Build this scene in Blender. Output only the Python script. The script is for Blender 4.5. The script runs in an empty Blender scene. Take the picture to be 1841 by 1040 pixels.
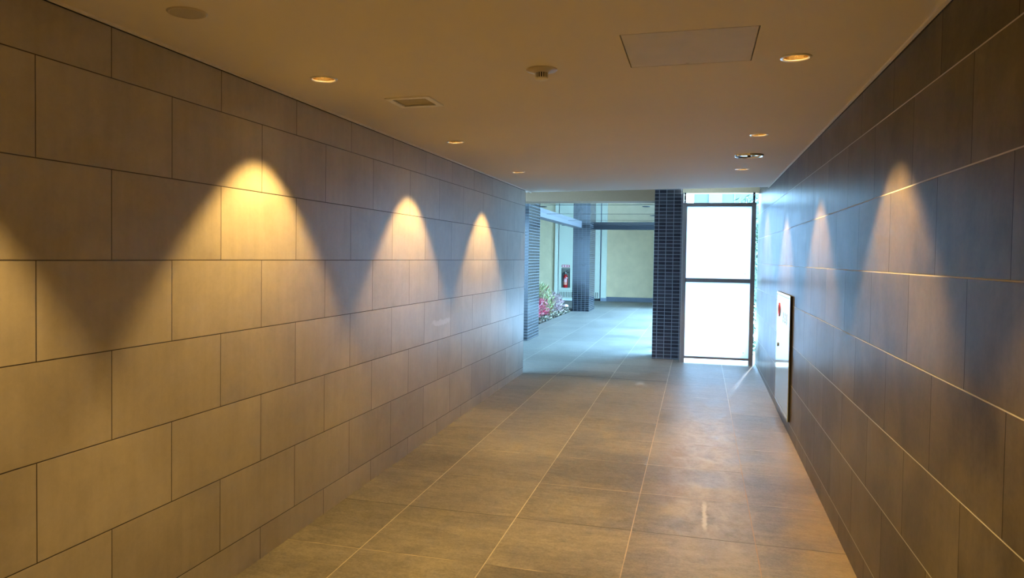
import bpy, bmesh, math, random
from mathutils import Vector, Matrix
random.seed(7)
S = bpy.context.scene
C = S.collection
PI = math.pi

# ------------------------------------------------------------------ camera
F_PX, YAW, PITCH, ROLL = 1385.44, 0.237639, 0.029902, 0.014674
fwd = Vector((-math.sin(YAW) * math.cos(PITCH), math.cos(YAW) * math.cos(PITCH), -math.sin(PITCH)))
r0 = Vector((math.cos(YAW), math.sin(YAW), 0))
u0 = r0.cross(fwd)
right = math.cos(ROLL) * r0 + math.sin(ROLL) * u0
up = math.cos(ROLL) * u0 - math.sin(ROLL) * r0
cd = bpy.data.cameras.new('camera')
cd.sensor_width = 36
cd.lens = F_PX / 1841 * 36
cd.shift_y = -(520 - 504.04) / 1841
cd.clip_start = 0.02
cam = bpy.data.objects.new('camera', cd)
C.objects.link(cam)
m = Matrix((right, up, -fwd)).transposed().to_4x4()
m.translation = Vector((0, 0, 1.30))
cam.matrix_world = m
S.camera = cam

# ------------------------------------------------------------------ world, sun, exposure
SKY = 42.0
SUN = 13.0
SPOT = 95.0
WARM = (1.0, 0.61, 0.18)
S.view_settings.view_transform = 'Standard'
S.view_settings.look = 'None'
S.view_settings.exposure = 0.38
S.view_settings.gamma = 1.0
S.view_settings.use_curve_mapping = False
w = bpy.data.worlds.new('sky')
S.world = w
w.use_nodes = True
nt = w.node_tree
bg = nt.nodes['Background']
tc = nt.nodes.new('ShaderNodeTexCoord')
sep = nt.nodes.new('ShaderNodeSeparateXYZ')
ramp = nt.nodes.new('ShaderNodeValToRGB')
ramp.color_ramp.elements[0].position = 0.45
ramp.color_ramp.elements[0].color = (0.30, 0.60, 0.96, 1)
ramp.color_ramp.elements[1].position = 1.0
ramp.color_ramp.elements[1].color = (0.26, 0.58, 1.0, 1)
mp = nt.nodes.new('ShaderNodeMath')
mp.operation = 'MULTIPLY_ADD'
mp.inputs[1].default_value = 0.5
mp.inputs[2].default_value = 0.5
nt.links.new(tc.outputs['Generated'], sep.inputs[0])
nt.links.new(sep.outputs['Z'], mp.inputs[0])
nt.links.new(mp.outputs[0], ramp.inputs[0])
nt.links.new(ramp.outputs[0], bg.inputs[0])
bg.inputs[1].default_value = SKY

sd = bpy.data.lights.new('sun', 'SUN')
sd.energy = SUN
sd.angle = math.radians(1.5)
sd.color = (0.86, 0.95, 1.0)
sun = bpy.data.objects.new('sun', sd)
C.objects.link(sun)
sdir = Vector((-0.12, -math.cos(math.radians(48)), -math.sin(math.radians(48))))
sun.rotation_euler = sdir.to_track_quat('-Z', 'Y').to_euler()
sun.location = (3, 30, 30)


# ------------------------------------------------------------------ node helper
class NT:
    def __init__(s, name):
        s.mat = bpy.data.materials.new(name)
        s.mat.use_nodes = True
        s.t = s.mat.node_tree
        s.b = s.t.nodes['Principled BSDF']
        s.g = s.t.nodes.new('ShaderNodeNewGeometry')
        sp = s.t.nodes.new('ShaderNodeSeparateXYZ')
        s.t.links.new(s.g.outputs['Position'], sp.inputs[0])
        s.X, s.Y, s.Z = sp.outputs

    def put(s, sock, v):
        if isinstance(v, bpy.types.NodeSocket):
            s.t.links.new(v, sock)
        elif isinstance(v, (tuple, list)) and len(v) == 3 and sock.type == 'RGBA':
            sock.default_value = (*v, 1)
        else:
            sock.default_value = v

    def m(s, op, a, b=None, c=None):
        n = s.t.nodes.new('ShaderNodeMath')
        n.operation = op
        s.put(n.inputs[0], a)
        if b is not None:
            s.put(n.inputs[1], b)
        if c is not None:
            s.put(n.inputs[2], c)
        return n.outputs[0]

    def vec(s, x, y, z):
        n = s.t.nodes.new('ShaderNodeCombineXYZ')
        for i, v in enumerate((x, y, z)):
            s.put(n.inputs[i], v)
        return n.outputs[0]

    def noise(s, v, scale, detail=4, rough=0.55, dist=0.0):
        n = s.t.nodes.new('ShaderNodeTexNoise')
        s.put(n.inputs['Vector'], v)
        n.inputs['Scale'].default_value = scale
        n.inputs['Detail'].default_value = detail
        n.inputs['Roughness'].default_value = rough
        n.inputs['Distortion'].default_value = dist
        return n.outputs['Fac']

    def white(s, v):
        n = s.t.nodes.new('ShaderNodeTexWhiteNoise')
        s.put(n.inputs['Vector'], v)
        return n.outputs['Value']

    def rng(s, v, a, b, c, d, smooth=False):
        n = s.t.nodes.new('ShaderNodeMapRange')
        if smooth:
            n.interpolation_type = 'SMOOTHSTEP'
        s.put(n.inputs[0], v)
        for i, q in enumerate((a, b, c, d)):
            n.inputs[i + 1].default_value = q
        return n.outputs[0]

    def mix(s, f, a, b, mode='MIX'):
        n = s.t.nodes.new('ShaderNodeMix')
        n.data_type = 'RGBA'
        n.blend_type = mode
        s.put(n.inputs[0], f)
        s.put(n.inputs[6], a)
        s.put(n.inputs[7], b)
        return n.outputs[2]

    def bump(s, h, dist=0.003, strength=1.0):
        n = s.t.nodes.new('ShaderNodeBump')
        s.put(n.inputs['Height'], h)
        n.inputs['Distance'].default_value = dist
        n.inputs['Strength'].default_value = strength
        s.t.links.new(n.outputs[0], s.b.inputs['Normal'])

    def set(s, **k):
        names = dict(color='Base Color', rough='Roughness', metal='Metallic', spec='Specular IOR Level', coat='Coat Weight',
                     coat_rough='Coat Roughness', emit='Emission Color', emit_s='Emission Strength', trans='Transmission Weight')
        for q, v in k.items():
            s.put(s.b.inputs[names[q]], v)
        return s.mat


def plain(name, color, rough=0.5, metal=0.0, var=0.06, scale=30, **k):
    n = NT(name)
    f = n.noise(n.vec(n.X, n.Y, n.Z), scale, 3)
    c = n.mix(n.rng(f, 0.3, 0.7, 0, 1), tuple(x * (1 - var) for x in color), tuple(min(1, x * (1 + var)) for x in color))
    return n.set(color=c, rough=rough, metal=metal, **k)


def tile_nodes(n, U, V, pu, a0, pv, b0, running=True):
    """returns column id, row id, distance to the vertical joint, distance to the horizontal joint (metres)"""
    v = n.m('DIVIDE', n.m('SUBTRACT', V, b0), pv)
    row = n.m('FLOOR', v)
    u = n.m('DIVIDE', n.m('SUBTRACT', U, a0), pu)
    if running:
        par = n.m('FLOORED_MODULO', row, 2.0)
        u = n.m('ADD', u, n.m('MULTIPLY', n.m('SUBTRACT', 1.0, par), 0.5))
    col = n.m('FLOOR', u)
    fu = n.m('FRACT', u)
    fv = n.m('FRACT', v)
    du = n.m('MULTIPLY', n.m('MINIMUM', fu, n.m('SUBTRACT', 1.0, fu)), pu)
    dv = n.m('MULTIPLY', n.m('MINIMUM', fv, n.m('SUBTRACT', 1.0, fv)), pv)
    return col, row, du, dv


def stone_wall(name, dark, light, a0, b0, pv, jv_col, jh_col, jv_w, jh_w, rough, streak, spec=0.5, smear=None):
    n = NT(name)
    col, row, du, dv = tile_nodes(n, n.Y, n.Z, 0.6, a0, pv, b0)
    rnd = n.white(n.vec(col, row, 3.0))
    off = n.m('MULTIPLY', rnd, 17.0)
    blot = n.noise(n.vec(n.m('ADD', n.Y, off), n.m('ADD', n.Z, off), 0.0), 3.2, 5, 0.6, 0.4)
    fine = n.noise(n.vec(n.Y, n.Z, n.X), 60, 3, 0.7)
    veins = n.noise(n.vec(n.m('ADD', n.Y, off), n.Z, 1.0), 11, 6, 0.7, 1.6)
    st = n.noise(n.vec(n.m('MULTIPLY', n.m('ADD', n.Y, off), 22.0), n.m('MULTIPLY', n.Z, 2.6), 0.0), 1.0, 3, 0.5)
    f = n.m('ADD', n.m('MULTIPLY', n.rng(blot, 0.28, 0.72, 0, 1), 0.42), n.m('MULTIPLY', rnd, 0.30))
    f = n.m('ADD', f, n.m('MULTIPLY', n.rng(veins, 0.35, 0.7, 0, 1), 0.20 * (1 - streak) + 0.05))
    f = n.m('ADD', f, n.m('MULTIPLY', n.rng(st, 0.2, 0.8, 0, 1), 0.26 * streak + 0.05))
    f = n.m('ADD', f, n.m('MULTIPLY', n.m('SUBTRACT', fine, 0.5), 0.25))
    c = n.mix(f, dark, light)
    if smear:
        ys_, zs_ = smear
        wz = n.m('ADD', n.Z, n.m('MULTIPLY', n.m('SUBTRACT', n.noise(n.vec(n.Y, n.Z, 7.0), 9, 3), 0.5), 0.10))
        e = n.m('ADD', n.m('POWER', n.m('DIVIDE', n.m('SUBTRACT', n.Y, ys_), 0.24), 2.0), n.m('POWER', n.m('DIVIDE', n.m('SUBTRACT', wz, zs_), 0.028), 2.0))
        c = n.mix(n.rng(e, 0.4, 1.1, 0.45, 0.0, True), c, (0.75, 0.72, 0.68))
    mv = n.rng(du, jv_w * 0.5, jv_w * 0.9, 1, 0)
    mh = n.rng(dv, jh_w * 0.5, jh_w * 0.9, 1, 0)
    c = n.mix(mv, c, jv_col)
    c = n.mix(mh, c, jh_col)
    j = n.m('MAXIMUM', mv, mh)
    n.bump(n.m('ADD', n.m('MULTIPLY', j, -1.0), n.m('MULTIPLY', fine, 0.04)), 0.0015, 0.6)
    rr = n.m('ADD', n.rng(st, 0.2, 0.8, rough - 0.03, rough + 0.06), n.m('MULTIPLY', j, 0.2))
    return n.set(color=c, rough=rr, spec=spec)


M = {}
M['wall_light'] = stone_wall('light_stone_tile', (0.31, 0.275, 0.225), (0.58, 0.53, 0.45), 1.868, 1.27, 0.30,
                             (0.05, 0.04, 0.03), (0.05, 0.04, 0.03), 0.0026, 0.0026, 0.32, 0.8, 0.5, (5.55, 0.80))
M['wall_dark'] = stone_wall('dark_stone_tile', (0.024, 0.020, 0.016), (0.215, 0.18, 0.13), 2.336, 1.261, 0.3084,
                            (0.006, 0.006, 0.006), (0.58, 0.57, 0.55), 0.0024, 0.0030, 0.32, 0.9, 0.10)


def floor_mat(name, a0, pu, b0, pv):
    n = NT(name)
    col, row, du, dv = tile_nodes(n, n.X, n.Y, pu, a0, pv, b0, False)
    rnd = n.white(n.vec(col, row, 9.0))
    off = n.m('MULTIPLY', rnd, 11.0)
    blot = n.noise(n.vec(n.m('ADD', n.X, off), n.m('MULTIPLY', n.m('ADD', n.Y, off), 1.6), 0.0), 3.6, 8, 0.72, 0.8)
    big = n.noise(n.vec(n.X, n.Y, 4.0), 0.9, 3, 0.5)
    st = n.noise(n.vec(n.m('MULTIPLY', n.m('ADD', n.X, off), 2.0), n.m('MULTIPLY', n.Y, 16.0), 0.0), 1.4, 5, 0.65)
    fine = n.noise(n.vec(n.X, n.Y, n.Z), 90, 3, 0.7)
    f = n.m('ADD', n.m('MULTIPLY', n.rng(blot, 0.3, 0.7, 0, 1), 0.40), n.m('MULTIPLY', rnd, 0.16))
    f = n.m('ADD', f, n.m('MULTIPLY', n.rng(st, 0.3, 0.7, 0, 1), 0.16))
    f = n.m('ADD', f, n.m('MULTIPLY', n.rng(big, 0.35, 0.65, 0, 1), 0.12))
    f = n.m('ADD', f, n.m('MULTIPLY', n.m('SUBTRACT', fine, 0.5), 0.7))
    mid = n.noise(n.vec(n.X, n.m('MULTIPLY', n.Y, 1.8), n.m('MULTIPLY', rnd, 5.0)), 22, 5, 0.75, 0.6)
    f = n.m('ADD', f, n.m('MULTIPLY', n.m('SUBTRACT', mid, 0.5), 0.7))
    c = n.mix(n.rng(f, 0.15, 0.8, 0, 1), (0.085, 0.078, 0.066), (0.25, 0.228, 0.19))
    # pale mineral bloom walked into the lane between the third and fourth joint
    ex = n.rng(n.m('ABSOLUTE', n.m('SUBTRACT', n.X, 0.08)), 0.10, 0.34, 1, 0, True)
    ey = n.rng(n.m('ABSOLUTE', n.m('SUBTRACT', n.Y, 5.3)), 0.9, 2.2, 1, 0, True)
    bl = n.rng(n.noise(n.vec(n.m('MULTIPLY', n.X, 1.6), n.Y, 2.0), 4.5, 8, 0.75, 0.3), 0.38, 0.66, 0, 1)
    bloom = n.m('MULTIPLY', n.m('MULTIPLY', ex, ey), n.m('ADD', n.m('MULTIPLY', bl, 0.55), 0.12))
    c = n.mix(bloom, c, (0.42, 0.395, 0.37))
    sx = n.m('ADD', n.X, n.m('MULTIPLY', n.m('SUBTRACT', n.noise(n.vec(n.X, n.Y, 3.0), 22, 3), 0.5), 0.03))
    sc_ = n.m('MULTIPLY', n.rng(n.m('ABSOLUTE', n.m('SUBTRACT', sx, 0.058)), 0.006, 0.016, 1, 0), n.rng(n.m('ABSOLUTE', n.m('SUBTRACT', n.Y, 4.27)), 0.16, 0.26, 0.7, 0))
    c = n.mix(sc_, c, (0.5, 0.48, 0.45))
    # rusty stain beside the third joint
    rx = n.rng(n.m('ABSOLUTE', n.m('SUBTRACT', n.X, -0.13)), 0.02, 0.13, 1, 0, True)
    ry = n.rng(n.m('ABSOLUTE', n.m('SUBTRACT', n.Y, 5.1)), 0.4, 0.9, 1, 0, True)
    rs = n.m('MULTIPLY', n.m('MULTIPLY', rx, ry), n.rng(bl, 0.2, 0.9, 0.6, 0.0))
    c = n.mix(n.m('MULTIPLY', rs, 0.6), c, (0.16, 0.09, 0.05))
    # ochre deposit along the right hand margin
    mx = n.rng(n.X, 0.34, 0.70, 0.0, 0.55, True)
    my = n.rng(n.Y, 7.2, 5.0, 0.0, 1.0, True)
    c = n.mix(n.m('MULTIPLY', n.m('MULTIPLY', mx, my), n.rng(blot, 0.3, 0.7, 0.4, 1.0)), c, (0.36, 0.25, 0.14))
    wob = n.m('MULTIPLY', n.m('SUBTRACT', n.noise(n.vec(n.X, n.Y, 0.0), 9, 3), 0.5), 0.004)
    mu = n.rng(n.m('ADD', du, wob), 0.0014, 0.0032, 1, 0)
    mv = n.rng(n.m('ADD', dv, wob), 0.0018, 0.0040, 1, 0)
    rust = n.rng(n.X, -0.5, -0.1, 0, 1, True)
    rusty = n.m('MULTIPLY', rust, n.rng(n.Y, 7.6, 6.2, 0, 1, True))
    cu = n.mix(rusty, (0.42, 0.37, 0.29), (0.28, 0.17, 0.09))
    jr = n.noise(n.vec(n.m('MULTIPLY', n.X, 1.5), row, 5.0), 1.6, 2)
    cv = n.mix(n.rng(jr, 0.44, 0.56, 0, 1), (0.020, 0.016, 0.012), (0.46, 0.38, 0.27))
    c = n.mix(mv, c, cv)
    dj = n.rng(n.m('ABSOLUTE', n.m('SUBTRACT', n.Y, 3.9265)), 0.0028, 0.0045, 0.9, 0)
    c = n.mix(dj, c, (0.015, 0.012, 0.009))
    c = n.mix(mu, c, cu)
    ej = n.m('MULTIPLY', n.rng(n.m('ABSOLUTE', n.m('SUBTRACT', n.Y, 8.40)), 0.010, 0.016, 1, 0), n.m('LESS_THAN', n.X, -0.31))
    c = n.mix(ej, c, (0.03, 0.03, 0.03))
    n.bump(n.m('ADD', n.m('MULTIPLY', n.m('MAXIMUM', mu, mv), -0.6), n.m('MULTIPLY', n.m('ADD', fine, blot), 0.10)), 0.0015, 0.5)
    return n.set(color=c, rough=n.rng(blot, 0.3, 0.7, 0.42, 0.56), spec=0.5)


M['floor'] = floor_mat('grey_floor_tile', -0.306, 0.605, 3.31, 0.6165)


def mosaic(name, tile_a, tile_b, joint, a0=0.0, rough=0.22, pu=0.0945, spec=0.5):
    n = NT(name)
    nx = n.t.nodes.new('ShaderNodeSeparateXYZ')
    n.t.links.new(n.g.outputs['True Normal'], nx.inputs[0])
    side = n.m('GREATER_THAN', n.m('ABSOLUTE', nx.outputs[0]), 0.5)
    U = n.m('ADD', n.m('MULTIPLY', n.X, n.m('SUBTRACT', 1.0, side)), n.m('MULTIPLY', n.Y, side))
    col, row, du, dv = tile_nodes(n, U, n.Z, pu, a0, 0.0466, 0.012, False)
    rnd = n.white(n.vec(col, row, side))
    c = n.mix(rnd, tile_a, tile_b)
    j = n.m('MAXIMUM', n.rng(du, 0.0022, 0.0036, 1, 0), n.rng(dv, 0.0022, 0.0036, 1, 0))
    c = n.mix(j, c, joint)
    fine = n.noise(n.vec(n.X, n.Y, n.Z), 40, 3)
    n.bump(n.m('ADD', n.m('MULTIPLY', j, -1.0), n.m('MULTIPLY', fine, 0.25)), 0.001, 0.5)
    return n.set(color=c, rough=n.m('ADD', rough, n.m('MULTIPLY', j, 0.4)), spec=spec)


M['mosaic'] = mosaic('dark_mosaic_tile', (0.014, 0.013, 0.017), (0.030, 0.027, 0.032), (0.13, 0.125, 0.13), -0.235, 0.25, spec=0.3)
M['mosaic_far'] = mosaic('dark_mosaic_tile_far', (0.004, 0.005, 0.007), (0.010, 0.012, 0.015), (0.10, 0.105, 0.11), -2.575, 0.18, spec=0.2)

n = NT('painted_ceiling')
f1 = n.noise(n.vec(n.X, n.Y, n.Z), 420, 2, 0.6)
f2 = n.noise(n.vec(n.X, n.Y, n.Z), 1.2, 3)
n.bump(f1, 0.0006, 0.5)
M['ceiling'] = n.set(color=n.mix(f2, (0.70, 0.64, 0.56), (0.76, 0.70, 0.61)), rough=0.75, spec=0.25)
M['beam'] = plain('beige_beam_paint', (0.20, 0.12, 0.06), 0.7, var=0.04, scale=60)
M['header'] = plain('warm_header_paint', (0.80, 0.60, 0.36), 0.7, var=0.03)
M['trim'] = plain('ceiling_edge_trim', (0.80, 0.75, 0.66), 0.45)
n = NT('mirror_ceiling_panel')
wv = n.noise(n.vec(n.X, n.m('MULTIPLY', n.Y, 1.0), 0.0), 3.0, 2, 0.4)
sm = n.m('FRACT', n.m('DIVIDE', n.m('SUBTRACT', n.Y, 14.15), 2.4))
ds = n.m('MULTIPLY', n.m('MINIMUM', sm, n.m('SUBTRACT', 1.0, sm)), 2.4)
ms = n.rng(ds, 0.045, 0.055, 1, 0)
n.bump(wv, 0.0016, 0.35)
M['mirror'] = n.set(color=n.mix(ms, (0.62, 0.60, 0.55), (0.01, 0.01, 0.01)), metal=n.m('SUBTRACT', 0.85, n.m('MULTIPLY', ms, 0.85)),
                    rough=n.m('ADD', 0.035, n.m('MULTIPLY', ms, 0.6)), spec=n.m('MULTIPLY', n.m('SUBTRACT', 1.0, ms), 0.5))
M['dark_beam'] = plain('dark_bronze_paint', (0.010, 0.012, 0.015), 0.6, spec=0.2)
M['grey_beam'] = plain('grey_beam_paint', (0.10, 0.105, 0.115), 0.45)
M['bronze'] = plain('bronze_gate_metal', (0.17, 0.14, 0.125), 0.45, 0.2)
M['steel'] = plain('bright_steel', (0.55, 0.55, 0.55), 0.25, 1.0)
M['black'] = plain('matt_black', (0.008, 0.008, 0.008), 0.7)
M['white_plastic'] = plain('white_plastic', (0.82, 0.79, 0.72), 0.4, var=0.02)
M['beige_plastic'] = plain('beige_plastic', (0.50, 0.44, 0.36), 0.45, var=0.02)
M['grille'] = plain('speaker_mesh', (0.44, 0.40, 0.35), 0.6, var=0.15, scale=400)
M['louver'] = plain('vent_plastic', (0.55, 0.50, 0.42), 0.5)
M['gold'] = plain('gold_reflector', (0.80, 0.58, 0.28), 0.22, 1.0)
M['ring'] = plain('satin_white_ring', (0.75, 0.72, 0.66), 0.3, 0.3, var=0.02)
M['chrome'] = plain('polished_chrome', (0.82, 0.83, 0.85), 0.06, 1.0, var=0.01)
M['white_gloss'] = plain('white_gloss_enamel', (0.36, 0.44, 0.46), 0.12, var=0.01, spec=0.2)
M['red'] = plain('red_enamel', (0.55, 0.015, 0.015), 0.25)
M['sign_red'] = plain('sign_red', (0.50, 0.02, 0.04), 0.45)
M['sign_pink'] = plain('sign_white_square', (0.80, 0.66, 0.66), 0.5)
M['label'] = plain('pink_white_label', (0.72, 0.40, 0.38), 0.5)
M['label_low'] = plain('orange_label', (0.75, 0.30, 0.18), 0.5)
M['rubber'] = plain('black_rubber', (0.012, 0.012, 0.014), 0.45)
M['grey_text'] = plain('grey_lettering', (0.26, 0.30, 0.32), 0.4)
M['cream'] = plain('cream_wall_paint', (0.66, 0.55, 0.33), 0.8, var=0.05, scale=5)
M['cream_lamp_tint'] = plain('cream_wall_lamp_tint', (0.68, 0.52, 0.30), 0.8, var=0.07, scale=3)  # cream with the warm lamplight of the far wall's right part mixed in
M['door_green'] = plain('pale_green_steel', (0.58, 0.60, 0.45), 0.5, var=0.02, scale=2)
M['pilaster'] = plain('pale_green_pilaster', (0.64, 0.66, 0.50), 0.6, var=0.02)
M['skirt'] = plain('grey_skirting', (0.11, 0.12, 0.14), 0.5)
M['skirt_stone'] = plain('grey_stone_base', (0.22, 0.25, 0.29), 0.6, var=0.25, scale=40)
M['kerb'] = plain('pale_concrete_kerb', (0.62, 0.66, 0.68), 0.7)
M['recess'] = plain('recess_lining', (0.20, 0.20, 0.15), 0.7)
M['render'] = plain('outer_render', (0.45, 0.45, 0.43), 0.8)
M['yard'] = plain('pale_yard_gravel', (0.55, 0.55, 0.53), 0.9, var=0.35, scale=25)
M['facade'] = plain('pale_blue_cladding', (0.030, 0.044, 0.052), 0.6, var=0.02, scale=1)
M['facade_window'] = plain('facade_window', (0.055, 0.06, 0.06), 0.3)
M['soil'] = plain('dark_soil', (0.018, 0.014, 0.010), 0.95, var=0.4)
M['stem'] = plain('brown_stem', (0.10, 0.06, 0.035), 0.8)

n = NT('frosted_panel')
tr = n.t.nodes.new('ShaderNodeBsdfTranslucent')
tr.inputs[0].default_value = (0.68, 0.75, 0.80, 1)
mx = n.t.nodes.new('ShaderNodeMixShader')
mx.inputs[0].default_value = 0.72
n.set(color=(0.75, 0.78, 0.8), rough=0.35)
n.t.links.new(n.b.outputs[0], mx.inputs[1])
n.t.links.new(tr.outputs[0], mx.inputs[2])
n.t.links.new(mx.outputs[0], n.t.nodes['Material Output'].inputs[0])
M['frosted'] = n.mat

n = NT('lamp_glow')
M['glow'] = n.set(color=(1, 0.8, 0.5), emit=(1.0, 0.70, 0.30), emit_s=45.0)


def leaf_mat(name, cols):
    n = NT(name)
    obj_rand = n.t.nodes.new('ShaderNodeNewGeometry').outputs['Random Per Island']
    rp = n.t.nodes.new('ShaderNodeValToRGB')
    els = rp.color_ramp.elements
    while len(els) < len(cols):
        els.new(0.5)
    for i, cc in enumerate(cols):
        els[i].position = i / (len(cols) - 1)
        els[i].color = (*cc, 1)
    n.t.links.new(obj_rand, rp.inputs[0])
    return n.set(color=rp.outputs[0], rough=0.5)


M['leaf_lime'] = leaf_mat('lime_leaves', [(0.132, 0.180, 0.042), (0.300, 0.312, 0.108), (0.078, 0.132, 0.036), (0.360, 0.300, 0.150), (0.240, 0.096, 0.060)])
M['leaf_red'] = leaf_mat('crimson_leaves', [(0.42, 0.015, 0.05), (0.20, 0.01, 0.03), (0.50, 0.12, 0.15), (0.30, 0.03, 0.06), (0.40, 0.26, 0.26)])
M['leaf_pink'] = leaf_mat('dusky_pink_leaves', [(0.330, 0.180, 0.192), (0.216, 0.090, 0.108), (0.396, 0.300, 0.276), (0.270, 0.168, 0.156), (0.372, 0.336, 0.264)])
M['leaf_ivy'] = leaf_mat('variegated_leaves', [(0.30, 0.28, 0.18), (0.02, 0.03, 0.012), (0.42, 0.34, 0.26), (0.015, 0.02, 0.01), (0.10, 0.12, 0.08)])
M['leaf_green'] = leaf_mat('garden_green_leaves', [(0.014, 0.038, 0.012), (0.029, 0.062, 0.019), (0.048, 0.082, 0.034), (0.010, 0.024, 0.010)])


# ------------------------------------------------------------------ mesh helpers
def bbox(bm, x0, x1, y0, y1, z0, z1):
    vs = [bm.verts.new((x, y, z)) for z in (z0, z1) for y in (y0, y1) for x in (x0, x1)]
    for f in ((0, 2, 3, 1), (4, 5, 7, 6), (0, 1, 5, 4), (2, 6, 7, 3), (0, 4, 6, 2), (1, 3, 7, 5)):
        bm.faces.new([vs[i] for i in f])
    return vs


def lathe(bm, prof, c=(0, 0, 0), n=32, axis='Z'):
    """prof: list of (radius, height); r=0 at an end closes it"""
    rings = []
    for r, h in prof:
        if r < 1e-6:
            p = (0, 0, h)
            rings.append([bm.verts.new(Vector(c) + ax(p, axis))])
        else:
            rings.append([bm.verts.new(Vector(c) + ax((r * math.cos(2 * PI * i / n), r * math.sin(2 * PI * i / n), h), axis)) for i in range(n)])
    for a, b in zip(rings, rings[1:]):
        for i in range(n):
            j = (i + 1) % n
            if len(a) == 1 and len(b) == 1:
                continue
            if len(a) == 1:
                bm.faces.new((a[0], b[i], b[j]))
            elif len(b) == 1:
                bm.faces.new((a[i], a[j], b[0]))
            else:
                bm.faces.new((a[i], a[j], b[j], b[i]))


def ax(p, axis):
    x, y, z = p
    return Vector((x, y, z)) if axis == 'Z' else Vector((x, -z, y)) if axis == 'Y' else Vector((-z, x, y))


def tube(bm, pts, r, n=8):
    pts = [Vector(p) for p in pts]
    rings = []
    for i, p in enumerate(pts):
        d = (pts[min(i + 1, len(pts) - 1)] - pts[max(i - 1, 0)]).normalized()
        a = d.orthogonal().normalized()
        if rings:
            a = (prev - d * prev.dot(d)).normalized()
        prev = a
        b = d.cross(a)
        rings.append([bm.verts.new(p + (a * math.cos(2 * PI * k / n) + b * math.sin(2 * PI * k / n)) * r) for k in range(n)])
    for a, b in zip(rings, rings[1:]):
        for k in range(n):
            bm.faces.new((a[k], a[(k + 1) % n], b[(k + 1) % n], b[k]))
    bm.faces.new(rings[0][::-1])
    bm.faces.new(rings[-1])


def obj(name, bm, mat, parent=None, bevel=0.0, smooth=False, loc=None):
    bmesh.ops.recalc_face_normals(bm, faces=bm.faces)
    me = bpy.data.meshes.new(name)
    bm.to_mesh(me)
    bm.free()
    me.materials.append(M[mat] if isinstance(mat, str) else mat)
    o = bpy.data.objects.new(name, me)
    C.objects.link(o)
    if parent:
        o.parent = parent
    if loc:
        o.location = loc
    if smooth:
        for p in me.polygons:
            p.use_smooth = True
        me.set_sharp_from_angle(angle=math.radians(35))
    if bevel:
        b = o.modifiers.new('bevel', 'BEVEL')
        b.width = bevel
        b.segments = 2
        b.limit_method = 'ANGLE'
    return o


def box(name, x0, x1, y0, y1, z0, z1, mat, parent=None, bevel=0.0):
    bm = bmesh.new()
    bbox(bm, x0, x1, y0, y1, z0, z1)
    return obj(name, bm, mat, parent, bevel)


def struct(o):
    o['kind'] = 'structure'
    return o


def thing(name, label, cat, loc=(0, 0, 0), group=None):
    o = bpy.data.objects.new(name, None)
    o.empty_display_size = 0.05
    C.objects.link(o)
    o.location = loc
    return tag(o, label, cat, group)


def tag(o, label, cat, group=None):
    o['label'] = label
    o['category'] = cat
    if group:
        o['group'] = group
    return o


def carve(o, cutters):
    """cut closed cutter bmeshes out of o and bake the result into its mesh"""
    tmp = []
    for k, bm in enumerate(cutters):
        bmesh.ops.recalc_face_normals(bm, faces=bm.faces)
        me = bpy.data.meshes.new('cut')
        bm.to_mesh(me)
        bm.free()
        t = bpy.data.objects.new('cut', me)
        C.objects.link(t)
        md = o.modifiers.new('cut%d' % k, 'BOOLEAN')
        md.operation = 'DIFFERENCE'
        md.solver = 'EXACT'
        md.object = t
        tmp.append(t)
    dg = bpy.context.evaluated_depsgraph_get()
    dg.update()
    me = bpy.data.meshes.new_from_object(o.evaluated_get(dg))
    o.modifiers.clear()
    o.data = me
    for t in tmp:
        bpy.data.objects.remove(t)


H = 1.30                     # eye height over the level floor beyond
XL, XR = -1.890, 0.7125      # wall faces
YE = 8.385                   # end of the left wall
YC = 8.64                    # end of the corridor ceiling


def zc(x):
    return H + 0.7458 + 0.015827 * (x + 1.89)


def zf(x, y):
    return min(0.0, H - 1.45 + 0.0155 * y - 0.0145 * x)


TILT = -math.atan(0.015827)

# ------------------------------------------------------------------ the shell
bm = bmesh.new()                                       # gently sloping corridor floor, level beyond
xs = [-7.0, -4.6, -3.0, -1.89, -1.2, -0.6, 0.0, 0.4, 0.7125, 0.9]
ys = [-4.2] + [-4 + k * 0.5 for k in range(29)] + [12, 14, 17, 20, 24]
g = [[bm.verts.new((x, y, zf(x, y) if x < 0.8 else zf(0.7125, y))) for x in xs] for y in ys]
for j in range(len(ys) - 1):
    for i in range(len(xs) - 1):
        if ys[j] >= 10.5 and xs[i] >= -0.6:
            continue
        if ys[j] >= 12 and xs[i + 1] <= -3.0 and ys[j] < 20:
            continue
        bm.faces.new((g[j][i], g[j][i + 1], g[j + 1][i + 1], g[j + 1][i]))
ext = bmesh.ops.extrude_face_region(bm, geom=bm.faces[:])
for v in ext['geom']:
    if isinstance(v, bmesh.types.BMVert):
        v.co.z -= 0.25
struct(obj('floor', bm, 'floor'))

struct(box('wall_left', XL - 0.20, XL, -4.0, YE, -0.32, 2.20, 'wall_light'))
wr = struct(box('wall_right', XR, XR + 0.18, -4.0, 10.15, -0.32, 2.40, 'wall_dark'))
struct(box('wall_behind', -2.2, 1.0, -4.2, -4.0, -0.35, 2.3, 'wall_light'))

# corridor ceiling
bm = bmesh.new()
vs = bbox(bm, -3.4, XR + 0.18, -4.2, YC, 0, 0.30)
for v in vs:
    v.co.z += zc(v.co.x)
ceil = struct(obj('ceiling', bm, 'ceiling'))

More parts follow.
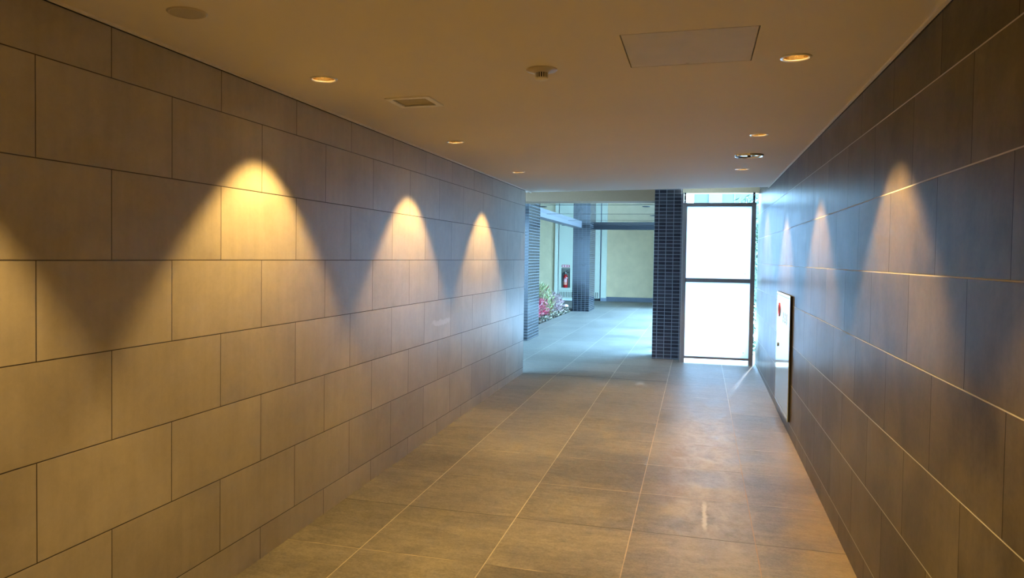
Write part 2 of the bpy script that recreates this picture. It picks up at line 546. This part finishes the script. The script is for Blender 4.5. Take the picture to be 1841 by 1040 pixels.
DL = [(-1.577, 3.035), (-1.567, 4.842), (-1.564, 6.636), (0.344, 3.144), (0.345, 5.016), (0.340, 6.875),
      (-1.577, 1.23), (-1.577, -0.58), (-1.577, -2.4), (0.344, 1.28), (0.344, -0.58), (0.344, -2.4)]
cuts = []
for x, y in DL:
    b = bmesh.new()
    z = zc(x)
    lathe(b, [(0, -0.05), (0.0465, -0.05), (0.0465, 0.09), (0, 0.09)], (x, y, z), 32)
    cuts.append(b)
b = bmesh.new()                                         # vent pocket
VX, VY, VA = -1.368, 3.571, 0.088
bbox(b, VX - VA, VX + VA, VY - VA, VY + VA, zc(VX) - 0.05, zc(VX) + 0.05)
cuts.append(b)
b = bmesh.new()                                         # hatch opening
HX0, HX1, HY0, HY1 = -0.284, 0.182, 2.690, 3.156
bbox(b, HX0, HX1, HY0, HY1, zc(0) - 0.05, zc(0) + 0.04)
cuts.append(b)
carve(ceil, cuts)

# thin edge trims where the ceiling meets the walls
for nm, x0, x1, y1 in (('trim_2', XL, XL + 0.014, YC), ('trim_3', XR - 0.016, XR, YC)):
    struct(box(nm, x0, x1, -4.0, y1, zc(x0) - 0.008, zc(x0) + 0.006, 'trim'))
for nm, x0, x1, y1 in (('trim_4', XL - 0.001, XL + 0.0035, YE), ('trim_5', XR - 0.0035, XR + 0.001, YC)):
    struct(box(nm, x0, x1, -4.0, y1, zc(x0) - 0.011, zc(x0) - 0.008, 'black'))

# slot and beam over the end of the corridor, and the building mass over everything
struct(box('ceiling_over_slot', -3.4, XR + 0.18, YC, 10.165, H + 0.96, H + 1.3, 'ceiling'))
struct(box('trim_12', -3.4, -0.2155, 10.165, 10.62, H + 0.96, H + 1.3, 'ceiling'))
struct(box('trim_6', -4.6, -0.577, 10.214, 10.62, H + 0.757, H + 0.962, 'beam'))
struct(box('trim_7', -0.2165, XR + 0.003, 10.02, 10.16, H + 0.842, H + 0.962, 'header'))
struct(box('ceiling_upper_floors', -7.2, -0.30, 10.62, 24.0, H + 2.2, H + 5.0, 'render'))
struct(box('wall_outer', -7.4, -4.6, 8.0, 10.62, -0.3, 6.3, 'render'))
struct(box('wall_garden', -7.4, -7.2, 10.62, 24.0, -0.3, 6.3, 'render'))
struct(box('wall_above', -4.6, XR + 0.18, -4.2, 10.165, 2.62, 6.3, 'render'))
struct(box('wall_above_breezeway', -4.6, -0.30, 10.165, 10.62, 2.62, 6.3, 'render'))

# breezeway: mirror-bright ceiling panels over the walk
bw = struct(box('ceiling_panels', -2.80, -0.30, 10.62, 19.2, H + 0.815, H + 0.90, 'mirror'))
struct(box('trim_8', -2.80, -0.30, 19.2, 19.5, H + 0.725, H + 0.90, 'dark_beam'))
struct(box('trim_9', -2.98, -2.78, 12.57, 18.58, H + 0.735, H + 0.90, 'grey_beam'))
struct(box('wall_daylight_block', -0.45, -0.30, 20.2, 23.5, -0.1, H + 0.86, 'cream_lamp_tint'))  # unseen wall, added to hold side daylight off the far wall
struct(box('wall_over_screen', -0.45, -0.30, 10.62, 23.5, H + 0.86, H + 2.2, 'render'))

# ------------------------------------------------------------------ mosaic columns
def column(x0, x1, y0, y1, top, mat, label):
    bm = bmesh.new()
    bbox(bm, x0, x1, y0, y1, -0.03, top)
    o = obj('tiled_column', bm, mat, None, 0.003)
    return tag(o, label, 'column')


column(-0.576, -0.218, 10.21, 10.66, H + 0.958, 'mosaic', 'tall dark navy mosaic tiled column beside the framed glass gate')
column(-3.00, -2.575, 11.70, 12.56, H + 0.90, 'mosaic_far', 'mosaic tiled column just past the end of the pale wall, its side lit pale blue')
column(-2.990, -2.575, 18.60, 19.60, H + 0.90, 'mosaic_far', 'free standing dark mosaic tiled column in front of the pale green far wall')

# ------------------------------------------------------------------ far wall
YW = 23.5
struct(box('wall_far', -7.2, -0.30, YW, YW + 0.3, -0.1, H + 2.2, 'cream'))
struct(box('wall_far_right', -2.722, -0.30, YW - 0.04, YW, -0.1, H + 2.2, 'cream_lamp_tint'))
struct(box('baseboard_far', -2.722, -0.30, YW - 0.055, YW - 0.04, 0.0, 0.132, 'skirt'))
p = struct(box('wall_pilaster', -2.885, -2.722, YW - 0.12, YW, 0.0, H + 2.2, 'pilaster'))
struct(box('baseboard_pilaster', -2.890, -2.717, YW - 0.126, YW + 0.0, 0.0, 0.10, 'skirt_stone'))
struct(box('wall_pilaster_left', -4.32, -4.215, YW - 0.12, YW, 0.0, H + 2.2, 'pilaster'))
struct(box('trim_10', -4.32, -3.10, YW - 0.20, YW - 0.125, -0.05, 0.065, 'kerb'))


def louvre(parent, x0, x1, z0, z1, y):
    bm = bmesh.new()
    t = 0.012
    bbox(bm, x0, x1, y - 0.006, y, z0 - t, z0)
    bbox(bm, x0, x1, y - 0.006, y, z1, z1 + t)
    k = 0
    while x0 + k * 0.052 < x1:
        xx = x0 + k * 0.052
        bbox(bm, xx, xx + 0.016, y - 0.012, y - 0.002, z0, z1)
        k += 1
    o = obj('vent_grille', bm, 'pilaster', parent)
    o['label'] = 'vertical bar vent at the foot of the panel'
    box('vent_back', x0, x1, y - 0.0019, y - 0.0006, z0, z1, 'recess', o)
    return o


yd = YW - 0.10
cab = thing('shaft_panel', 'pale green steel wall panel holding the red fire extinguisher in its recess', 'panel', (0, 0, 0))
bm = bmesh.new()
dx0, dx1, dz0, dz1 = -4.195, -3.575, 0.08, H + 1.02
rx0, rx1, rz0, rz1 = -4.107, -3.836, 0.385, 0.990
bbox(bm, dx0, rx0, yd, yd + 0.03, dz0, dz1)
bbox(bm, rx1, dx1, yd, yd + 0.03, dz0, dz1)
bbox(bm, rx0, rx1, yd, yd + 0.03, dz0, rz0)
bbox(bm, rx0, rx1, yd, yd + 0.03, rz1, dz1)
obj('panel_face', bm, 'door_green', cab)
bm = bmesh.new()
yb = yd + 0.085
bbox(bm, rx0, rx1, yb, yb + 0.01, rz0, rz1)
bbox(bm, rx0 - 0.006, rx0, yd + 0.001, yb, rz0, rz1)
bbox(bm, rx1, rx1 + 0.006, yd + 0.001, yb, rz0, rz1)
bbox(bm, rx0, rx1, yd + 0.001, yb, rz0 - 0.006, rz0)
bbox(bm, rx0, rx1, yd + 0.001, yb, rz1, rz1 + 0.006)
obj('recess', bm, 'recess', cab)
louvre(cab, -4.175, -3.60, 0.09, 0.262, yd)
bm = bmesh.new()
bbox(bm, dx0, dx1, yd - 0.004, yd, 0.300, 0.306)
bbox(bm, dx0 - 0.010, dx0 - 0.002, yd - 0.002, yd + 0.03, 0.08, dz1)
obj('panel_seam', bm, 'skirt', cab)
box('top_catch', -4.12, -3.86, yd - 0.02, yd, dz1 - 0.03, dz1 - 0.015, 'skirt', cab)

cab2 = thing('shaft_panel', 'pale green steel wall panel with no recess, right of the free standing column', 'panel', (0, 0, 0))
box('panel_face', -3.565, -2.925, yd, yd + 0.03, 0.08, H + 1.02, 'door_green', cab2)
louvre(cab2, -3.54, -2.95, 0.09, 0.262, yd)
box('panel_seam', -2.922, -2.896, yd + 0.01, yd + 0.03, 0.08, H + 1.02, 'skirt', cab2)
struct(box('gap_shade_strip', -3.55, -2.90, YW - 0.06, YW - 0.005, 0.0, 0.075, 'black'))  # black block standing for the shade in the gap under the raised panel

# fire extinguisher
EX, EY = -3.975, yd + 0.01
fe = thing('fire_extinguisher', 'small red fire extinguisher standing in the recess of the pale green far wall', 'fire extinguisher', (EX, EY, 0.385))
bm = bmesh.new()
lathe(bm, [(0, 0), (0.058, 0), (0.066, 0.012), (0.066, 0.34), (0.058, 0.375), (0.035, 0.402), (0.02, 0.41), (0, 0.41)], n=28)
obj('cylinder_body', bm, 'red', fe, smooth=True)
bm = bmesh.new()
lathe(bm, [(0, 0.405), (0.018, 0.405), (0.018, 0.44), (0.025, 0.45), (0.025, 0.475), (0.012, 0.50), (0, 0.505)], n=20)
obj('valve', bm, 'steel', fe, smooth=True)
bm = bmesh.new()
tube(bm, [(0, 0, 0.49), (0.03, -0.01, 0.515), (0.065, -0.015, 0.54)], 0.009)
tube(bm, [(0, 0, 0.475), (0.04, -0.01, 0.478), (0.095, -0.015, 0.465)], 0.009)
obj('squeeze_handle', bm, 'rubber', fe)
bm = bmesh.new()
tube(bm, [(-0.015, 0, 0.47), (-0.06, -0.01, 0.46), (-0.088, -0.01, 0.42), (-0.094, -0.01, 0.33), (-0.09, -0.01, 0.25), (-0.078, -0.015, 0.20)], 0.011)
obj('hose', bm, 'rubber', fe, smooth=True)


def curved_label(nm, z0, z1, a, mat):
    bm = bmesh.new()
    k = 10
    vv = []
    for i in range(k + 1):
        t = -PI / 2 - a + 2 * a * i / k
        vv.append([bm.verts.new((0.0675 * math.cos(t), 0.0675 * math.sin(t), z)) for z in (z0, z1)])
    for i in range(k):
        bm.faces.new((vv[i][0], vv[i + 1][0], vv[i + 1][1], vv[i][1]))
    return obj(nm, bm, mat, fe)


curved_label('paper_label', 0.17, 0.27, 0.85, 'label')['label'] = 'pale pink paper label'
curved_label('lower_label', 0.09, 0.168, 0.85, 'label_low')['label'] = 'orange red lower label'
curved_label('name_band', 0.275, 0.285, 0.8, 'rubber')
curved_label('white_band', 0.288, 0.297, 0.8, 'sign_pink')
bm = bmesh.new()
lathe(bm, [(0, -0.006), (0.02, -0.006), (0.02, 0.006), (0, 0.006)], (0.05, -0.052, 0.30), 16, 'Y')
obj('pressure_gauge', bm, 'sign_pink', fe)


def text_mesh(name, s, size, mat, parent, loc, rot, depth=0.001):
    cu = bpy.data.curves.new(name, 'FONT')
    cu.body = s
    cu.size = size
    cu.extrude = depth
    cu.align_x = 'CENTER'
    cu.align_y = 'CENTER'
    t = bpy.data.objects.new(name, cu)
    C.objects.link(t)
    dg = bpy.context.evaluated_depsgraph_get()
    me = bpy.data.meshes.new_from_object(t.evaluated_get(dg))
    bpy.data.objects.remove(t)
    me.materials.clear()
    me.materials.append(M[mat])
    o = bpy.data.objects.new(name, me)
    C.objects.link(o)
    o.parent = parent
    o.location = loc
    o.rotation_euler = rot
    return o


sg = thing('extinguisher_sign', 'small red sign with three white squares above the fire extinguisher recess', 'sign', (-3.975, yd - 0.004, 1.048))
box('sign_plate', -0.122, 0.122, -0.003, 0.004, -0.038, 0.038, 'sign_red', sg, 0.002)
for k, ch in enumerate('消火器'):
    xx = -0.075 + 0.075 * k
    sq = box('white_square', xx - 0.025, xx + 0.025, -0.0045, -0.003, -0.025, 0.025, 'sign_pink', sg)
    text_mesh('character', ch, 0.030, 'sign_red', sq, (xx, -0.0055, 0.0), (PI / 2, 0, 0), 0.0005)

# ------------------------------------------------------------------ planting bed
struct(box('garden_soil', -7.2, -3.0, 12.0, 20.0, -0.25, -0.03, 'soil'))


def leaf(bm, p, d, nrm, L, W):
    s = d.cross(nrm).normalized()
    a = bm.verts.new(p)
    b = bm.verts.new(p + d * L * 0.45 + s * W * 0.5 + nrm * L * 0.08)
    c = bm.verts.new(p + d * L)
    e = bm.verts.new(p + d * L * 0.45 - s * W * 0.5 + nrm * L * 0.08)
    bm.faces.new((a, b, c))
    bm.faces.new((a, c, e))


def bush(label, loc, rx, ry, h, nleaf, L, W, mat, upright=0.3, nstem=9, seed=1, group=None):
    rd = random.Random(seed)
    t = thing('leafy_shrub', label, 'shrub', loc, group)
    bm = bmesh.new()
    bs = bmesh.new()
    tips = []
    for k in range(nstem):
        a = rd.uniform(0, 2 * PI)
        q = rd.uniform(0.2, 0.75)
        tip = Vector((math.cos(a) * rx * q, math.sin(a) * ry * q, h * rd.uniform(0.6, 0.9)))
        tube(bs, [(tip.x * 0.1, tip.y * 0.1, -0.02), (tip.x * 0.5, tip.y * 0.5, tip.z * 0.5), tuple(tip)], 0.006, 5)
        tips.append(tip)
    for k in range(nleaf):
        a = rd.uniform(0, 2 * PI)
        u = rd.random() ** 0.45
        z = rd.random()
        rad = math.sqrt(max(0.02, 1 - (2 * z - 0.9) ** 2 * 0.8)) * u
        lump = 1 + 0.22 * math.sin(3 * a + seed) + 0.12 * math.sin(7 * a + 2 * seed)
        p = Vector((math.cos(a) * rx * rad * lump, math.sin(a) * ry * rad * lump, 0.03 + z * h * (0.8 + 0.2 * lump)))
        d = Vector((math.cos(a) * (1 - upright), math.sin(a) * (1 - upright), upright + rd.uniform(-0.5, 0.6)))
        d += Vector((rd.uniform(-.5, .5), rd.uniform(-.5, .5), rd.uniform(-.3, .3)))
        d.normalize()
        nn = d.orthogonal().normalized()
        nn.rotate(Matrix.Rotation(rd.uniform(0, 2 * PI), 3, d))
        leaf(bm, p, d, nn, L * rd.uniform(0.6, 1.3), W * rd.uniform(0.6, 1.3))
    obj('foliage', bm, mat, t)
    obj('stem', bs, 'stem', t)
    return t


bush('lime green feathery shrub standing tallest in the planting bed', (-3.45, 16.5, -0.03), 0.40, 0.42, 0.68, 1500, 0.10, 0.022, 'leaf_lime', 0.75, 16, 3)
bush('crimson leaved shrub at the near end of the planting bed', (-3.40, 14.75, -0.03), 0.36, 0.42, 0.50, 1500, 0.085, 0.026, 'leaf_red', 0.25, 10, 5)
bush('crimson and mauve shrub in the middle of the bed edge', (-3.30, 15.65, -0.03), 0.26, 0.40, 0.42, 1100, 0.075, 0.024, 'leaf_red', 0.25, 10, 6)
bush('dusky pink shrub at the far end of the planting bed', (-3.32, 17.25, -0.03), 0.30, 0.42, 0.42, 1200, 0.07, 0.022, 'leaf_pink', 0.35, 9, 8)
bush('tall dusky pink shrub below the extinguisher, against the free standing column', (-3.62, 18.5, -0.03), 0.42, 0.5, 0.46, 1200, 0.07, 0.022, 'leaf_pink', 0.5, 9, 9)
gi = thing('ground_cover', 'cream and dark variegated ground cover spilling over the bed edge by the paving', 'ground cover', (0, 0, 0))
gi['kind'] = 'stuff'
bm = bmesh.new()
rd = random.Random(4)
for k in range(1100):
    y = rd.uniform(13.9, 18.5)
    x = -3.03 - abs(rd.gauss(0, 0.10))
    p = Vector((x, y, -0.02 + rd.random() * 0.12))
    d = Vector((rd.uniform(-.3, 1), rd.uniform(-1, .4), rd.uniform(-.2, .8))).normalized()
    nn = d.orthogonal().normalized()
    nn.rotate(Matrix.Rotation(rd.uniform(0, 6.28), 3, d))
    leaf(bm, p, d, nn, 0.055, 0.045)
obj('foliage', bm, 'leaf_ivy', gi)
gl = thing('garden_light', 'small black garden light with a white cap at the foot of the far column', 'garden light', (-3.10, 18.35, -0.03))
bm = bmesh.new()
lathe(bm, [(0, 0), (0.03, 0), (0.03, 0.13), (0.045, 0.14), (0.045, 0.16), (0, 0.16)], n=16)
obj('post', bm, 'black', gl)
bm = bmesh.new()
lathe(bm, [(0, 0.215), (0.04, 0.205), (0.06, 0.185), (0.06, 0.16), (0, 0.16)], n=20)
obj('cap', bm, 'sign_pink', gl, smooth=True)

# ------------------------------------------------------------------ post screen on the open side of the breezeway
ps = thing('post_screen', 'row of dark posts behind the navy column that throws shadow stripes on the walk', 'screen', (0, 0, 0))
for y in (11.50, 12.85, 14.70, 16.45, 18.30):
    box('post', -0.52, -0.34, y - 0.12, y + 0.12, 0.0, H + 0.87, 'dark_beam', ps, 0.004)
for nm, z0, z1 in (('rail', H + 0.84, H + 0.88),):
    box(nm, -0.50, -0.36, 10.66, 20.2, z0, z1, 'dark_beam', ps)

# ------------------------------------------------------------------ gate
gt = thing('framed_gate', 'tall bronze framed gate with two glowing white frosted panels', 'gate', (0, 0, 0))
GY0, GY1 = 9.95, 10.0
bm = bmesh.new()
bbox(bm, -0.206, -0.158, GY0, GY1, -0.01, H + 0.716)
obj('stile', bm, 'bronze', gt, 0.003)
bm = bmesh.new()
bbox(bm, 0.620, 0.672, GY0, GY1, -0.015, H + 0.716)
obj('stile', bm, 'bronze', gt, 0.003)
for z0, z1 in ((0.668, 0.714), (-0.280, -0.230), (-1.245, -1.217)):
    box('rail', -0.158, 0.620, GY0 + 0.005, GY1 - 0.005, H + z0, H + z1, 'bronze', gt, 0.002)
box('sun_leak_plate', -0.219, -0.204, GY0 + 0.004, 10.212, -0.01, H + 0.84, 'bronze', gt)  # added plate that stops sun leaking between stile and column
for z0, z1, sz in ((-0.232, 0.670, -0.167), (-1.219, -0.278, -1.150)):
    pn = box('frosted_panel', -0.160, 0.622, GY0 + 0.020, GY0 + 0.028, H + z0, H + z1, 'frosted', gt)
    bm = bmesh.new()
    lathe(bm, [(0, 0), (0.007, 0), (0.007, 0.003), (0, 0.004)], (0.557, GY0 + 0.020, H + sz), 16, 'Y')
    sc = obj('screw_cap', bm, 'skirt_stone', pn)
for x in (-0.186, 0.645):
    br = box('bracket', x - 0.012, x + 0.012, GY0 + 0.01, GY1 - 0.01, H + 0.716, H + 0.842, 'dark_beam', gt)
    for zz in (0.74, 0.81):
        bm = bmesh.new()
        lathe(bm, [(0, 0), (0.008, 0), (0.008, 0.01), (0, 0.012)], (x, GY0 + 0.01, H + zz), 12, 'Y')
        obj('bolt', bm, 'chrome', br)
box('hook', 0.560, 0.566, GY0 + 0.02, GY0 + 0.026, H + 0.714, H + 0.76, 'bronze', gt)

# ------------------------------------------------------------------ outdoors beyond the gate
struct(box('ground_outside', -0.60, 14, 10.5, 60, -0.30, -0.04, 'yard'))
struct(box('threshold', -0.6, 0.9, 10.15, 10.5, -0.30, -0.012, 'kerb'))
fc = thing('neighbouring_building', 'pale blue clad building across the yard, seen over the top of the gate', 'building', (0, 24, 0))
box('wall', -3.5 + 3.3, 11, 0.5, 6, -0.1, 6.2, 'facade', fc)
f = box('window', 0.25, 0.65, 0.44, 0.5, 2.95, 3.35, 'facade_window', fc)
box('window', 2.6, 3.1, 0.44, 0.5, 1.2, 2.3, 'facade_window', fc)
tb = bmesh.new()
for k in range(8):
    bbox(tb, -0.2 + k * 1.2, -0.17 + k * 1.2, 0.47, 0.5, 0, 6.2)
obj('cladding_batten', tb, 'facade_window', fc)
bush('low green shrub under the right end of the gate', (0.60, 10.95, -0.05), 0.16, 0.25, 0.22, 420, 0.035, 0.022, 'leaf_green', 0.4, 6, 12)
bush('tall green shrub outside, seen in the slit between gate and dark wall', (0.86, 11.6, -0.05), 0.13, 0.30, 1.9, 1500, 0.05, 0.03, 'leaf_green', 0.4, 6, 13)
tr_ = thing('slender_tree', 'slender tree whose drooping leaves show over the top right of the gate', 'tree', (1.0, 16.0, -0.05))
bm = bmesh.new()
tube(bm, [(0, 0, 0), (0.03, 0, 1.3), (0.0, 0, 2.55)], 0.018, 8)
obj('trunk', bm, 'stem', tr_)
bm = bmesh.new()
rd = random.Random(11)
for k in range(70):
    a = rd.uniform(0, 2 * PI)
    d = Vector((math.cos(a) * 0.5, math.sin(a) * 0.5, -0.5 + rd.uniform(-.3, .4))).normalized()
    leaf(bm, Vector((rd.gauss(0, .12), rd.gauss(0, .12), 2.55 + rd.uniform(-0.22, 0.12))), d, d.orthogonal().normalized(), 0.16, 0.035)
obj('foliage', bm, 'leaf_green', tr_)

# ------------------------------------------------------------------ hydrant cabinet on the dark wall
CXF = 0.694
hc = thing('hydrant_cabinet', 'white glossy steel hydrant cabinet set in the dark tiled wall', 'cabinet', (CXF, 6.31, 0.0))
cy0, cy1, cz0, cz1 = 0.0, 1.05, 0.045, 1.028
box('cabinet_box', 0.004, 0.019, cy0, cy1, cz0, cz1, 'black', hc)
bm = bmesh.new()
t = 0.022
bbox(bm, -0.001, 0.006, cy0, cy1, cz0, cz0 + t)
bbox(bm, -0.001, 0.006, cy0, cy1, cz1 - t, cz1)
bbox(bm, -0.001, 0.006, cy0, cy0 + t, cz0 + t, cz1 - t)
bbox(bm, -0.001, 0.006, cy1 - t, cy1, cz0 + t, cz1 - t)
obj('frame', bm, 'white_gloss', hc, 0.001)
dr = box('door', 0.0005, 0.006, cy0 + t + 0.003, cy1 - t - 0.003, cz0 + t + 0.003, cz1 - t - 0.003, 'white_gloss', hc, 0.001)
# red ring lamp mark
bm = bmesh.new()
k = 40
ra, rb = 0.060, 0.045
vv = []
for i in range(k):
    a = 2 * PI * i / k
    vv.append([bm.verts.new((x, 0.80 + r * math.cos(a), 0.875 + r * math.sin(a))) for r, x in ((ra, 0.0005), (ra, -0.006), (rb, -0.006), (rb, 0.0005))])
for i in range(k):
    j = (i + 1) % k
    for q in range(3):
        bm.faces.new((vv[i][q], vv[j][q], vv[j][q + 1], vv[i][q + 1]))
obj('red_ring', bm, 'sign_red', dr)
bm = bmesh.new()
lathe(bm, [(0, 0), (0.016, 0), (0.016, 0.008), (0, 0.010)], (0.0005, 0.84, 0.565), 16, 'X')
obj('lock', bm, 'bronze', dr)
for k in range(3):
    bm = bmesh.new()
    y = 0.22 + k * 0.13
    for z in (0.86, 0.83, 0.80):
        bbox(bm, -0.0006, 0.0005, y - 0.03, y + 0.03, z - 0.004, z + 0.004)
    bbox(bm, -0.0006, 0.0005, y - 0.005, y + 0.005, 0.785, 0.875)
    obj('lettering', bm, 'grey_text', dr)

# ------------------------------------------------------------------ ceiling fixtures
def downlight(x, y, z, label, power=1.0, tilt=TILT, recess=True, grp=None):
    t = thing('recessed_downlight', label, 'downlight', (x, y, z), grp)
    t.rotation_euler = (0, tilt, 0)
    bm = bmesh.new()
    lathe(bm, [(0.0455, 0.004), (0.0455, -0.001), (0.050, -0.005), (0.0575, -0.0035), (0.059, 0.0), (0.059, 0.001)], n=36)
    obj('trim_ring', bm, 'ring', t, smooth=True)
    bm = bmesh.new()
    lathe(bm, [(0.0455, 0.0), (0.043, 0.015), (0.036, 0.032), (0.022, 0.046), (0.0, 0.050)], n=30)
    obj('reflector', bm, 'gold', t, smooth=True)
    bm = bmesh.new()
    lathe(bm, [(0, 0.046), (0.008, 0.040), (0.013, 0.028), (0.011, 0.018), (0.0, 0.013)], (0.004, 0, 0), 16)
    obj('bulb', bm, 'glow', t, smooth=True)
    ld = bpy.data.lights.new('downlight_beam', 'SPOT')
    ld.energy = SPOT * power
    ld.color = WARM
    ld.spot_size = math.radians(87)
    ld.spot_blend = 0.36
    ld.shadow_soft_size = 0.018
    lo = bpy.data.objects.new('downlight_beam', ld)
    C.objects.link(lo)
    lo.location = (x, y, z - 0.006)
    return t


LB = ['recessed downlight on the left, nearest of the row along the pale wall',
      'recessed downlight in the middle of the row along the pale wall',
      'recessed downlight on the left, smallest and farthest of the row along the pale wall',
      'recessed downlight on the right, nearest, to the right of the ceiling hatch',
      'recessed downlight on the right, just before the round chrome fixture',
      'recessed downlight on the right, just beyond the round chrome fixture',
      ]
for i, (x, y) in enumerate(DL):
    nth = ('', 'nearest', 'second', 'farthest')
    lab = LB[i] if i < 6 else '%s downlight behind the viewer on the %s wall side' % (nth[(i - 6) % 3 + 1], 'pale' if i < 9 else 'dark')
    downlight(x, y, zc(x), lab, 1.0 if x < 0 else 1.45, grp='downlights in the corridor ceiling')
for x in (-1.566, 0.340):
    t = downlight(x, 8.80, H + 0.955, 'recessed downlight in the raised slot beyond the corridor ceiling, %s' % ('above the pale wall end' if x < 0 else 'in front of the gate'), 0.2 if x < 0 else 1.0, tilt=0, grp='downlights in the slot')

# small dark, unlit downlights in the mirror ceiling
for x, y, lab in ((-2.45, 12.15, 'dark unlit downlight in the mirrored ceiling beside the grey beam'),
                  (-0.815, 12.15, 'dark unlit downlight at the near right of the mirrored ceiling'),
                  (-0.85, 14.65, 'dark unlit downlight cut by the edge of the navy column'),
                  (-2.42, 18.85, 'dark unlit downlight at the far end of the mirrored ceiling')):
    t = thing('ceiling_spot', lab, 'downlight', (x, y, H + 0.815), 'unlit downlights in the mirrored ceiling')
    bm = bmesh.new()
    lathe(bm, [(0.04, 0.0), (0.045, -0.006), (0.062, -0.004), (0.064, 0.0)], n=24)
    obj('trim_ring', bm, 'dark_beam', t, smooth=True)
    bm = bmesh.new()
    lathe(bm, [(0.044, -0.001), (0.03, -0.003), (0, -0.004)], n=24)
    obj('lens', bm, 'black', t)

# vent
vt = thing('ceiling_vent', 'square ventilation grille in the ceiling near the pale wall', 'vent', (VX, VY, zc(VX)))
vt.rotation_euler = (0, TILT, 0)
bm = bmesh.new()
o1, i1 = 0.112, 0.084
for x0, x1, y0, y1 in ((-o1, o1, -o1, -i1), (-o1, o1, i1, o1), (-o1, -i1, -i1, i1), (i1, o1, -i1, i1)):
    bbox(bm, x0, x1, y0, y1, -0.007, 0.001)
obj('frame', bm, 'white_plastic', vt, 0.002)
bm = bmesh.new()
for k in range(13):
    y = -0.078 + k * 0.013
    vs = bbox(bm, -i1, i1, y - 0.0045, y + 0.0045, 0.002, 0.004)
    for v in vs[:2] + vs[4:6]:
        v.co.z += 0.006
obj('slats', bm, 'louver', vt)
box('duct_back', -i1, i1, -i1, i1, 0.03, 0.034, 'black', vt)

# access hatch
ht = thing('ceiling_hatch', 'square access hatch in the ceiling with a thin dark gap round it', 'hatch', ((HX0 + HX1) / 2, (HY0 + HY1) / 2, zc((HX0 + HX1) / 2)))
ht.rotation_euler = (0, TILT, 0)
g_ = 0.0045
hw = (HX1 - HX0) / 2
M['hatch'] = plain('hatch_panel_paint', (0.63, 0.59, 0.54), 0.66, var=0.03, scale=8, spec=0.3)
box('hatch_panel', -hw + g_, hw - g_, -hw + g_, hw - g_, 0.0, 0.012, 'hatch', ht)
box('hatch_backing', -hw + 0.0005, hw - 0.0005, -hw + 0.0005, hw - 0.0005, 0.032, 0.036, 'black', ht)
bm = bmesh.new()
lathe(bm, [(0, -0.0015), (0.006, -0.0015), (0.006, 0.001), (0, 0.001)], (-0.01, hw - 0.02, 0), 14)
obj('hatch_lock', bm, 'louver', ht)

# detector
dt = thing('fire_detector', 'white heat detector with a dark slotted body on a round base in the ceiling', 'fire detector', (-0.640, 3.10, zc(-0.64)))
dt.rotation_euler = (0, TILT, 0)
bm = bmesh.new()
lathe(bm, [(0, -0.014), (0.028, -0.014), (0.040, -0.010), (0.060, -0.006), (0.0645, -0.002), (0.0645, 0.001), (0, 0.001)], n=40)
obj('base', bm, 'beige_plastic', dt, smooth=True)
bm = bmesh.new()
lathe(bm, [(0, -0.036), (0.0235, -0.036), (0.0235, -0.013), (0, -0.013)], n=30)
bd = obj('sensor_body', bm, 'black', dt)
for k in range(16):
    a = 2 * PI * k / 16
    bm = bmesh.new()
    vs = bbox(bm, 0.0235, 0.0265, -0.0022, 0.0022, -0.036, -0.013)
    bmesh.ops.rotate(bm, verts=bm.verts, cent=(0, 0, 0), matrix=Matrix.Rotation(a, 3, 'Z'))
    obj('rib', bm, 'white_plastic', bd)
bm = bmesh.new()
lathe(bm, [(0, -0.044), (0.018, -0.0435), (0.026, -0.040), (0.027, -0.034), (0, -0.034)], n=30)
obj('cap', bm, 'white_plastic', dt, smooth=True)

# speaker
sk = thing('ceiling_speaker', 'flush round speaker disc in the ceiling at the upper left', 'speaker', (-1.574, 2.125, zc(-1.574)))
sk.rotation_euler = (0, TILT, 0)
bm = bmesh.new()
lathe(bm, [(0.050, 0.001), (0.050, -0.004), (0.056, -0.004), (0.062, 0.001)], n=40)
obj('rim', bm, 'beige_plastic', sk, smooth=True)
bm = bmesh.new()
lathe(bm, [(0, -0.0035), (0.050, -0.003), (0.050, 0.001), (0, 0.001)], n=40)
obj('grille', bm, 'grille', sk)

# round chrome emergency light
el = thing('emergency_light', 'round chrome rimmed emergency light between two small downlights at the right', 'emergency light', (0.344, 5.985, zc(0.344)))
el.rotation_euler = (0, TILT, 0)
bm = bmesh.new()
lathe(bm, [(0.082, -0.002), (0.084, -0.010), (0.094, -0.014), (0.103, -0.010), (0.106, 0.001)], n=48)
obj('rim', bm, 'chrome', el, smooth=True)
bm = bmesh.new()
lathe(bm, [(0, -0.004), (0.05, -0.006), (0.083, -0.004), (0.083, 0.001), (0, 0.001)], n=40)
obj('lens', bm, 'chrome', el, smooth=True)
bm = bmesh.new()
lathe(bm, [(0, -0.018), (0.010, -0.016), (0.013, -0.005), (0, -0.005)], n=16)
obj('lamp', bm, 'black', el, smooth=True)
